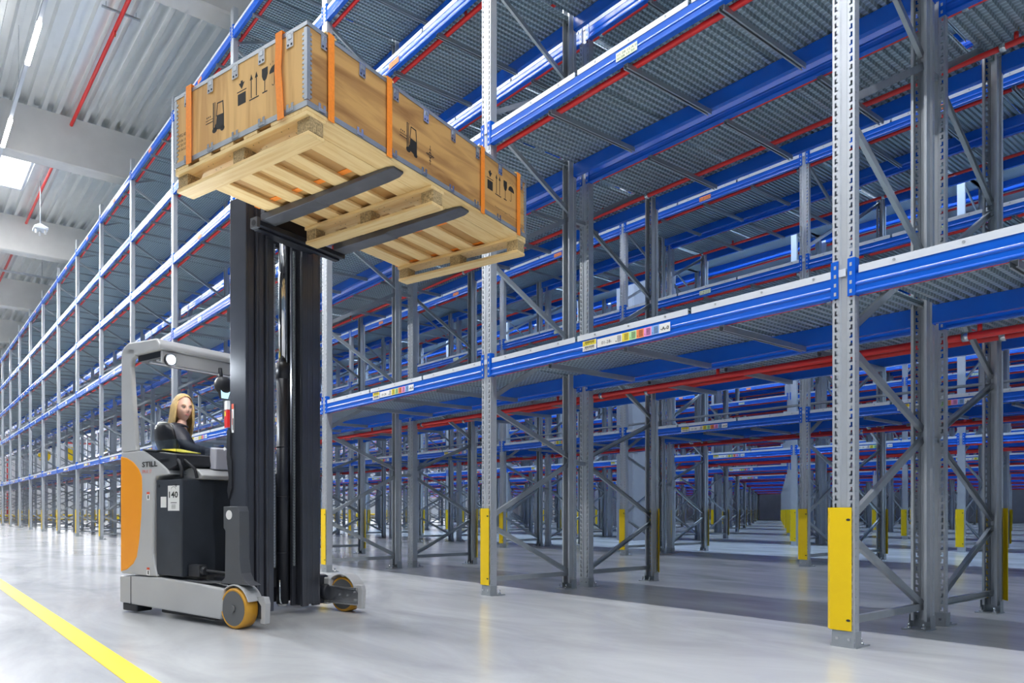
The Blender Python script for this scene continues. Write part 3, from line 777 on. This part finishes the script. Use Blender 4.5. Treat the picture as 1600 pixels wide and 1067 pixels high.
# overhead guard
m = M('grey'); m.prism([(-1.47,2.14),(-1.47,2.20),(-1.38,2.235),(-.98,2.215),(-.93,2.16),(-.93,2.12),(-1.30,2.12)], 'y', -.06, mir(-.06)); rfp = part('overhead_guard', m, tk, bevel=.015)
m = M('mastd'); m.box(-1.30,-.97,-.02,mir(-.02),2.07,2.119); part('guard_lining', m, rfp)
for k in range(3):
    m = M('white'); m.box(-1.2+.1*k,-1.16+.1*k,.02,mir(.02),2.055,2.071); part('guard_bar', m, rfp)
cl = area('cab_fill_light', T0+F3*(-1.05)+W3*.35+Vector((0,0,2.05)), .3, .05, 3, (1,.97,.93))  # added fill under the overhead guard to lift the operator's face, no real lamp
m = M('grey'); m.box(-.965,-.945,-.03,mir(-.03),2.02,2.118); part('front_crossbar', m, rfp, bevel=.004)
m = M('black'); m.tube([(-.95,.035,2.05),(-.915,.035,2.05)], .05, 16); wl = part('work_light', m, rfp)
m = M('lamp'); m.tube([(-.915,.035,2.05),(-.908,.035,2.05)], .035, 16); part('lens', m, wl, 'glaring white lens')
sp = bpy.data.lights.new('work_lamp', 'SPOT'); sp.energy = 60; sp.spot_size = 2.2; sp.shadow_soft_size = .03; sp.color = (.85,.93,1)
so = bpy.data.objects.new('work_lamp', sp); COL.objects.link(so); so.location = T0+F3*(-.89)+W3*.035+Vector((0,0,2.05))
so.rotation_euler = F3.to_track_quat('-Z', 'Y').to_euler()
# battery compartment
m = M('batt'); m.box(-1.0,-.66,-.045,mir(-.045),.335,1.09); bt = part('battery_box', m, tk, bevel=.01)
m = M('dark'); 
for a in (-.96,-.73): m.tube([(a,-.046,1.04),(a,-.0475,1.04)], .013, 12)
part('bolt_hole', m, bt)
m = M('black'); m.box(-.64,-.50,.0,.07,.34,.43); m.tube([(-.50,.035,.385),(-.46,.035,.385)], .035, 12); m.tube([(-.46,.035,.39),(-.2,.16,.36)], .012, 8); part('latch', m, bt, bevel=.006)
m = M('paper'); m.box(-.838,-.688,-.0475,-.0455,.845,1.04); lb = part('number_plate', m, bt)
m = M('ink'); text(m, '140', (-.822,-.0482,.945), (1,0,0), (0,0,1), .05, .118)
m.box(-.80,-.72,-.0482,-.0478,.905,.910)
for k in range(5): m.box(-.79,-.735,-.0482,-.0478,.862+.007*k,.864+.007*k)
for k in range(8):
    t0, t1 = PI*k/8, PI*(k+1)/8
    m.add([(-.763+.028*math.cos(t0),-.0482,1.012+.018*math.sin(t0)),(-.763+.031*math.cos(t0),-.0482,1.012+.021*math.sin(t0)),(-.763+.031*math.cos(t1),-.0482,1.012+.021*math.sin(t1)),(-.763+.028*math.cos(t1),-.0482,1.012+.018*math.sin(t1))], [(0,1,2,3)])
part('number', m, lb)
m = M('paper'); m.box(-.935,-.86,-.0475,-.0455,.87,.955); part('small_sticker', m, bt)
for z in (1.015-.02, .39):
    m = M('paper'); m.box(-1.10,-1.06,-.0655,-.0635,z-.065,z); m.use('redink').box(-1.10,-1.06,-.0663,-.0657,z-.018,z); m.use('ink').box(-1.087,-1.073,-.0663,-.0657,z-.055,z-.025); part('warning_sticker', m, tk)
m = M('ink'); text(m, 'STILL', (-1.168,-.0655,1.195), (1,0,0), (0,0,1), .044, .215); part('lettering', m, tk, 'dark maker lettering on the grey side')
m = M('redink'); text(m, 'FM-X 17', (-1.165,-.0655,1.145), (1,0,0), (0,0,1), .028, .13); part('lettering', m, tk, 'small red model lettering')
# bonnet, console
m = M('grey'); m.prism([(-1.0,1.092),(-.62,1.092),(-.60,1.12),(-.66,1.165),(-.84,1.20),(-1.0,1.20)], 'y', .10, mir(-.03)); part('bonnet', m, tk, bevel=.01)
m = M('black'); m.prism([(-1.17,1.334),(-.98,1.315),(-.74,1.285),(-.72,1.20),(-.84,1.16),(-.90,1.20),(-1.0,1.245),(-1.15,1.31)], 'y', -.05, .34); cs = part('console', m, tk, bevel=.01)
m = M('grey2'); m.prism([(-1.18,1.334),(-.99,1.318),(-.97,1.326),(-1.16,1.345)], 'y', -.058, .2); part('console_edge', m, cs)
m = M('ylabel'); m.add([(-1.02,.02,1.335),(-.76,.03,1.30),(-.76,.20,1.30),(-1.02,.16,1.35),(-1.02,.02,1.341),(-.76,.03,1.306),(-.76,.20,1.306),(-1.02,.16,1.356)], [(3,2,1,0),(4,5,6,7),(0,1,5,4),(1,2,6,5),(2,3,7,6),(3,0,4,7)])
o = part('folder', m, cs, 'yellow folder lying on the console')
m = M('glassp'); m.box(-1.06,-.73,-.045,-.040,1.325,1.40); m.box(-.735,-.730,-.045,.30,1.29,1.40); part('clear_guard', m, cs)
m = M('clearbox'); m.prism([(-.66,1.175),(-.655,1.345),(-.74,1.36),(-.745,1.18)], 'y', .27, .55); part('document_box', m, tk, 'frosted plastic document box', bevel=.01)
for q in (0, 1):
    m = M('black'); m.tube([(-.86,.02+.05*q,1.235),(-.80,-.02+.05*q,1.26),(-.72,-.03+.06*q,1.235),(-.68+.04*q,-.03+.09*q,1.17),(-.69+.05*q,-.02+.1*q,1.10)], .013, 8); part('hose', m, tk)
m = M('black'); m.box(-.95,-.80,-.05,.02,1.215,1.262); part('cable_plug', m, tk, bevel=.012)
# cab display and mirror block
m = M('black'); m.sph((-.90,.53,1.91), (.06,.09,.075)); m.tube([(-.93,.53,1.95),(-.95,.53,2.06)], .02, 8); dp = part('cab_fan', m, tk)
m = M('black'); m.add([(-.885,.49,1.79),(-.885,.57,1.79),(-.87,.59,1.87),(-.87,.47,1.87),(-.90,.49,1.79),(-.90,.57,1.79),(-.90,.59,1.87),(-.90,.47,1.87)], [(0,1,2,3),(7,6,5,4),(4,5,1,0),(5,6,2,1),(6,7,3,2),(7,4,0,3)]); ds = part('display', m, tk)
m = M('screen'); m.add([(-.882,.495,1.797),(-.882,.565,1.797),(-.868,.58,1.865),(-.868,.48,1.865)], [(0,1,2,3)]); part('screen', m, ds)
# mast: three nested channel pairs, cylinder, chains
def channel(a0, a1, b0, b1, z0, z1, open_to, key='mast', tk_=.022):
    """C profile rail; open_to = +1 opens towards +b"""
    m = M(key)
    m.box(a0, a1, *((b0, b0+tk_) if open_to > 0 else (b1-tk_, b1)), z0, z1)
    bb = (b0+tk_, b1) if open_to > 0 else (b0, b1-tk_)
    m.box(a0, a0+.028, *bb, z0, z1); m.box(a1-.028, a1, *bb, z0, z1)
    return m
for s in (0, 1):
    def q(b0, b1): return (mir(b1), mir(b0)) if s else (b0, b1)
    op = -1 if s else 1
    part('mast_rail', channel(-.36,-.17,*q(.175,.255),.06,3.22,op), tk, bevel=.005)
    part('mast_rail', channel(-.31,-.15,*q(.262,.335),.08,3.24,op), tk, bevel=.005)
    part('mast_rail', channel(-.28,-.13,*q(.342,.415),.07,3.26,op), tk, bevel=.005)
    m = M('mastd'); y0, y1 = q(.20,.40); m.box(-.35,-.33,y0,y1,.1,3.2) ; part('rail_backing', m, tk)
    for z in (.12, 1.2, 2.3):
        m = M('mastd'); m.box(-.40,-.36,*q(.18,.95 if False else .42),z,z+.1); part('mast_tie', m, tk)
m = M('mastd'); m.box(-.40,-.365,.25,mir(.25),.10,.22); m.box(-.40,-.365,.25,mir(.25),3.0,3.15); m.box(-.40,-.365,.25,mir(.25),1.05,1.15); part('mast_crossmember', m, tk, bevel=.004)
m = M('mastd'); m.tube([(-.24,.60,.10),(-.24,.60,2.02)], .048, 24); m.tube([(-.24,.60,1.90),(-.24,.60,2.03)], .054, 24); cy = part('lift_cylinder', m, tk)
for z in (.5,.95,1.35): 
    m = M('mastd'); m.tube([(-.24,.60,z),(-.24,.60,z+.012)], .051, 24); part('clamp_ring', m, cy)
m = M('chrome'); m.tube([(-.24,.60,2.03),(-.24,.60,3.1)], .032, 24); part('cylinder_rod', m, cy, 'chrome cylinder rod')
m = M('paper'); m.tube([(-.24,.60,.085),(-.24,.60,.125)], .035, 16); part('cylinder_foot', m, cy)
for bch in (.685,.475):
    m = M('galvd'); z = .4
    while z < 2.93: m.box(-.20,-.19,bch-.008,bch+.008,z,z+.014); m.box(-.198,-.192,bch-.012,bch+.012,z+.015,z+.021); z += .024
    part('lift_chain', m, tk, kind='stuff')
for bh in (.45,.50,.66):
    m = M('black'); m.tube([(-.27,bh,.30),(-.27,bh,2.9)], .009, 6); part('mast_hose', m, tk)
m = M('steel'); m.tube([(-.16,.50,.30),(-.16,.50,.16),(-.17,.52,.12),(-.20,.56,.11)], .007, 8); part('hydraulic_pipe', m, tk)
m = M('steel'); m.tube([(-.30,.165,.46),(-.30,.165,.30)], .007, 8); m.tube([(-.30,.165,.46),(-.30,.165,.48)], .014, 8); m.use('mastd').tube([(-.34,.17,.50),(-.20,.17,.50)], .02, 10); part('hydraulic_fitting', m, tk)
m = M('black'); m.prism([(-.38,1.45),(-.36,1.48),(-.34,1.45),(-.34,1.27),(-.32,1.22),(-.32,1.02),(-.355,.93),(-.375,1.0),(-.355,1.1),(-.38,1.25)], 'y', .16, .175); m.use('paper').tube([(-.40,.159,1.32),(-.40,.157,1.32)], .014, 12); part('grab_handle', m, tk)
m = M('paper'); m.box(-.335,-.31,.172,.1745,1.44,1.66); m.use('redink').box(-.335,-.31,.1712,.1722,1.62,1.66)
m.box(-.33,-.326,.1712,.1722,1.50,1.61); m.use('ink'); m.box(-.322,-.314,.1712,.1722,1.46,1.55); part('warning_strip', m, tk)
# carriage and forks
m = M('mastd'); m.box(-.12,.05,.30,.84,2.90,3.42) if False else None
m.box(-.13,-.05,.34,.80,2.93,3.35); m.box(-.05,.0,.15,1.01,2.91,2.97); m.box(-.05,.0,.15,1.01,3.25,3.33); m.box(.0,.045,.13,1.03,2.925,2.965); m.box(.0,.045,.13,1.03,3.26,3.32)
part('fork_carriage', m, tk, bevel=.004)
m = M('grey2'); m.box(-.03,.045,.10,.13,2.905,2.98); m.use('dark').tube([(.01,.099,2.94),(.01,.096,2.94)], .022, 16); part('side_bearing', m, tk, bevel=.01)
zf = zd-.001
for i, bc in enumerate((BC-.3875+.02, BC+.3875)):
    m = M('fork'); w = .07
    prof = [(.05,3.33),(.05,zf-.045),(.075,zf-.055),(.50,zf-.045),(1.20,zf-.022),(1.27,zf-.014),(1.27,zf),(.095,zf),(.095,3.33)]
    # shank and blade
    m.box(.05,.095,bc-w,bc+w,zf,3.33)
    n = 0; st = [(.05,.050,w),(.60,.045,w),(.62,.038,w),(1.14,.026,w),(1.24,.020,w*.95),(1.285,.014,w*.70)]
    vs = []
    for a, th, ww in st: vs += [(a,bc-ww,zf-th),(a,bc+ww,zf-th),(a,bc+ww,zf-.0002),(a,bc-ww,zf-.0002)]
    fs = [(3,2,1,0), tuple(4*(len(st)-1)+k for k in range(4))]
    for j in range(len(st)-1):
        for k in range(4): fs.append((4*j+k,4*j+(k+1)%4,4*j+4+(k+1)%4,4*j+4+k))
    m.add(vs, fs)
    part('fork', m, tk, bevel=.004)
# seat
def seat():
    c = Vector((-1.22,.20,0)); yaw = math.radians(62)   # faces towards +b with a turn to +a (truck frame)
    Dx = Vector((math.cos(yaw), math.sin(yaw), 0)); Dy = Vector((-Dx.y, Dx.x, 0))
    m = M('blackg'); n = 14; rows = []
    zs = [1.30,1.36,1.44,1.50,1.55,1.575,1.585]; hw = [.20,.235,.235,.225,.19,.14,.07]; dp = [0,-.03,-.055,-.06,-.055,-.05,-.05]
    vs = []
    for z, h, d in zip(zs, hw, dp):
        for k in range(n):
            t = 2*PI*k/n; cx = .045*math.cos(t)*(1 if z < 1.57 else .6); cy = h*math.sin(t)
            curve = .10*(cy/.235)**2
            p = c+Dx*(d+cx+curve)+Dy*cy; vs.append((p.x,p.y,z))
    fs = [(i*n+k,i*n+(k+1)%n,(i+1)*n+(k+1)%n,(i+1)*n+k) for i in range(len(zs)-1) for k in range(n)]
    fs += [tuple(range(n-1,-1,-1)), tuple((len(zs)-1)*n+k for k in range(n))]
    m.add(vs, fs, True)
    part('seat_backrest', m, tk)
    m = M('blackg'); p = c+Dx*.26
    m.sph((p.x,p.y,1.16), (.25,.25,.06)); part('seat_cushion', m, tk)
seat()

# ------------------------------------------------------------------ operator
hx, hy = T0.xy + F3.xy*(-1.36) + W3.xy*.45
pyaw = -math.radians(24)
ps = thing('person', 'blonde woman in a dark jacket sitting in the truck cab, looking over her shoulder', 'person', (hx, hy, 1.2), pyaw)
HZ = 1.2
def skinned(name, verts, edges, radii, key, parent, sub=2, mats=None):
    me = bpy.data.meshes.new(name); me.from_pydata([Vector(v)-Vector((0,0,HZ)) for v in verts], edges, [])
    o = bpy.data.objects.new(name, me); COL.objects.link(o)
    sk = o.modifiers.new('s', 'SKIN'); sk.use_smooth_shade = True
    su = o.modifiers.new('u', 'SUBSURF'); su.levels = sub; su.render_levels = sub
    for i, r in enumerate(radii):
        d = me.skin_vertices[0].data[i]; d.radius = r if isinstance(r, tuple) else (r, r); d.use_root = (i == 0)
    bpy.context.view_layer.update()
    me2 = bpy.data.meshes.new_from_object(o.evaluated_get(bpy.context.evaluated_depsgraph_get()))
    bpy.data.objects.remove(o); me2.name = name
    me2.materials.clear(); me2.materials.append(MT[key])
    for p in me2.polygons: p.material_index = 0; p.use_smooth = True
    return me2
# person's own axes: x forward (screen right), y left (away), z up; head centre at (0,0,1.745)
vb = [(-.10,0,1.16),(-.08,0,1.30),(-.05,0,1.43),(-.03,0,1.53),(-.01,0,1.60),(0,0,1.66),
      (-.04,-.17,1.52),(.06,-.24,1.36),(.26,-.17,1.33),(.33,-.14,1.335),
      (-.03,.17,1.51),(.07,.22,1.33),(.27,.15,1.30),(.34,.12,1.30),
      (.30,-.11,1.15),(.38,-.11,.80),(.46,-.11,.76),(.30,.11,1.15),(.38,.11,.80),(.46,.11,.76)]
eb = [(0,1),(1,2),(2,3),(3,4),(4,5),(3,6),(6,7),(7,8),(8,9),(3,10),(10,11),(11,12),(12,13),(0,14),(14,15),(15,16),(0,17),(17,18),(18,19)]
rb = [.12,.11,.11,.08,.045,.04,.05,.038,.028,.030,.05,.038,.028,.030,.075,.05,.035,.075,.05,.035]
body_me = skinned('body', vb, eb, rb, 'skin', ps)
# head
def head_geo():
    bm = bmesh.new(); bmesh.ops.create_icosphere(bm, subdivisions=5, radius=1)
    for v in bm.verts:
        x, y, z = v.co
        X = x*.095; Y = y*.074; Z = z*.118
        if z < 0:                       # jaw narrows towards the chin
            k = -z; Y *= 1-.38*k**1.3; X *= (1-.10*k) if x > 0 else (1-.45*k)
            if x > 0: X += .006*k
        if x > 0:
            X -= .010*max(0, 1-abs(z)*1.1)*x            # flatter face plane
            g = lambda cy, cz, sy, sz: math.exp(-((Y-cy)/sy)**2-((Z-cz)/sz)**2)
            X += .024*g(0,-.022,.010,.016)+.014*g(0,-.002,.008,.020)     # nose
            X -= .011*(g(.029,.006,.016,.012)+g(-.029,.006,.016,.012))    # eye sockets
            X += .005*(g(.03,.024,.02,.008)+g(-.03,.024,.02,.008))        # brows
            X += .006*g(0,-.058,.020,.008) + .008*g(0,-.098,.016,.014)    # lips, chin
            X += .005*(g(.036,-.028,.016,.018)+g(-.036,-.028,.016,.018))  # cheeks
        v.co = (X, Y, Z)
    me = bpy.data.meshes.new('h'); bm.to_mesh(me); bm.free(); return me
hm = head_geo()
HY = -math.radians(57)          # head turned to her right
Rh = Matrix.Rotation(HY, 4, 'Z') @ Matrix.Rotation(math.radians(4), 4, 'Y')
HC = Vector((.0,0,1.745-HZ))
def join(me, add_me, mtx):
    bm = bmesh.new(); bm.from_mesh(me); tmp = add_me.copy(); tmp.transform(mtx); bm.from_mesh(tmp)
    bm.to_mesh(me); bm.free(); bpy.data.meshes.remove(tmp)
join(body_me, hm, Matrix.Translation(HC) @ Rh)
# hands: palm and five fingers each
for s, w in ((-1, (.33,-.14,1.335)), (1, (.34,.12,1.30))):
    w = Vector(w)
    hv = [w, w+Vector((.045,0,-.004))]; he = [(0,1)]; hr = [.024,.030]
    for i, (dy, L) in enumerate(((-.030,.034),(-.011,.040),(.010,.038),(.029,.030))):
        k = len(hv); b0 = w+Vector((.062,dy,0))
        hv += [b0, b0+Vector((L,0,-.006)), b0+Vector((L*1.45,0,-.026)), b0+Vector((L*1.5,0,-.045))]
        he += [(1,k),(k,k+1),(k+1,k+2),(k+2,k+3)]; hr += [.0105,.0085,.008,.007]
    k = len(hv); b0 = w+Vector((.022, .030*s, -.004)); hv += [b0, b0+Vector((.028,.016*s,-.012)), b0+Vector((.05,.016*s,-.026))]; he += [(1,k),(k,k+1),(k+1,k+2)]; hr += [.012,.010,.008]
    h_me = skinned('hand', hv, he, hr, 'skin', ps, 1); join(body_me, h_me, Matrix.Identity(4))
for p in body_me.polygons: p.use_smooth = True
bo = inst('body', body_me, ps)
# facial details
m = M('eyew')
for s in (-1, 1):
    m.use('eyew').sph((.0715,.029*s,.006), (.012,.012,.0055), 12, 8); m.use('iris').sph((.0795,.029*s,.006), (.005,.0055,.0052), 10, 6)
    m.use('hair'); m.tube([(.083,.014*s,.026),(.082,.030*s,.031),(.072,.046*s,.026)], .003, 5)
    m.use('ink'); m.tube([(.080,.016*s,.010),(.083,.029*s,.0155),(.074,.043*s,.010)], .0015, 4)
    m.use('skin').sph((-.005,.074*s,-.005), (.016,.008,.028), 10, 8)
m.use('lip').sph((.086,0,-.0545), (.009,.022,.0038), 12, 6); m.sph((.086,0,-.0615), (.009,.018,.0045), 12, 6)
fm = m.mesh('face'); fm.transform(Matrix.Translation(HC) @ Rh); inst('face', fm, ps)
# hair: cap and falling locks
m = M('hair'); nu, nv = 72, 40; vs = []; ok = {}
for i in range(nv+1):
    th = PI*i/nv
    for j in range(nu):
        ph = 2*PI*j/nu
        x, y, z = math.sin(th)*math.cos(ph), math.sin(th)*math.sin(ph), math.cos(th)
        wv = 1+.02*math.sin(11*ph)
        vs.append((x*.108*wv-.008, y*.090*wv, z*.127+.006)); ok[(i,j)] = not (x > .40 and z < .76-.6*y*y) and z > -.75
fs = [(i*nu+j,(i+1)*nu+j,(i+1)*nu+(j+1)%nu,i*nu+(j+1)%nu) for i in range(nv) for j in range(nu) if ok[(i,j)] and ok[(i+1,j)] and ok[(i,(j+1)%nu)] and ok[(i+1,(j+1)%nu)]]
m.add(vs, fs, True)
rng = random.Random(3)
for k in range(120):
    ph = math.radians(rng.choice((rng.uniform(66, 180), rng.uniform(180, 294)))); c, s_ = math.cos(ph), math.sin(ph)
    x0, y0 = c*.10-.008, s_*.088
    L = rng.uniform(.20,.27); back = rng.uniform(.0,.05)
    fl_ = 1+rng.uniform(.0,.25)
    m.tube([(x0*.72,y0*.62,.085),(x0,y0,.02),(x0*1.02-.004,y0*1.08,-.06),(x0*fl_-.012,y0*1.12,-.13),(x0*fl_-.02-back,y0*1.15+rng.uniform(-.012,.012),-L)], [.010,.013,.014,.012,.003], 6)
hme = m.mesh('hair'); hme.transform(Matrix.Translation(HC) @ Rh); inst('hair', hme, ps)
# clothes
vj = [(-.10,0,1.14),(-.085,0,1.24),(-.07,0,1.36),(-.045,0,1.47),(-.035,0,1.56),(-.02,0,1.615),
      (-.04,-.165,1.515),(.055,-.245,1.36),(.26,-.172,1.33),(.31,-.148,1.335),(-.03,.165,1.505),(.07,.22,1.33),(.26,.155,1.30),(.32,.13,1.30)]
ej = [(0,1),(1,2),(2,3),(3,4),(4,5),(3,6),(6,7),(7,8),(8,9),(3,10),(10,11),(11,12),(12,13)]
rj = [(.17,.15),(.165,.15),(.175,.15),(.155,.135),(.125,.115),(.080,.078),(.092,.092),(.072,.072),(.054,.054),(.042,.042),(.092,.092),(.070,.070),(.054,.054),(.042,.042)]
inst('jacket', skinned('jacket', vj, ej, rj, 'jacket', ps), ps)
vt = [(-.10,0,1.14),(-.02,-.10,1.15),(.30,-.12,1.15),(.38,-.12,.82),(-.02,.10,1.15),(.30,.12,1.15),(.38,.12,.82)]
inst('trousers', skinned('trousers', vt, [(0,1),(1,2),(2,3),(0,4),(4,5),(5,6)], [.13,.10,.08,.055,.10,.08,.055], 'trouser', ps), ps)
for s in (-1, 1):
    inst('shoe', skinned('shoe', [(.36,.12*s,.79),(.44,.12*s,.77),(.52,.12*s,.765)], [(0,1),(1,2)], [.045,.042,.035], 'shoe', ps), ps)
for o in bpy.data.objects:
    if '_o' in o: del o['_o']
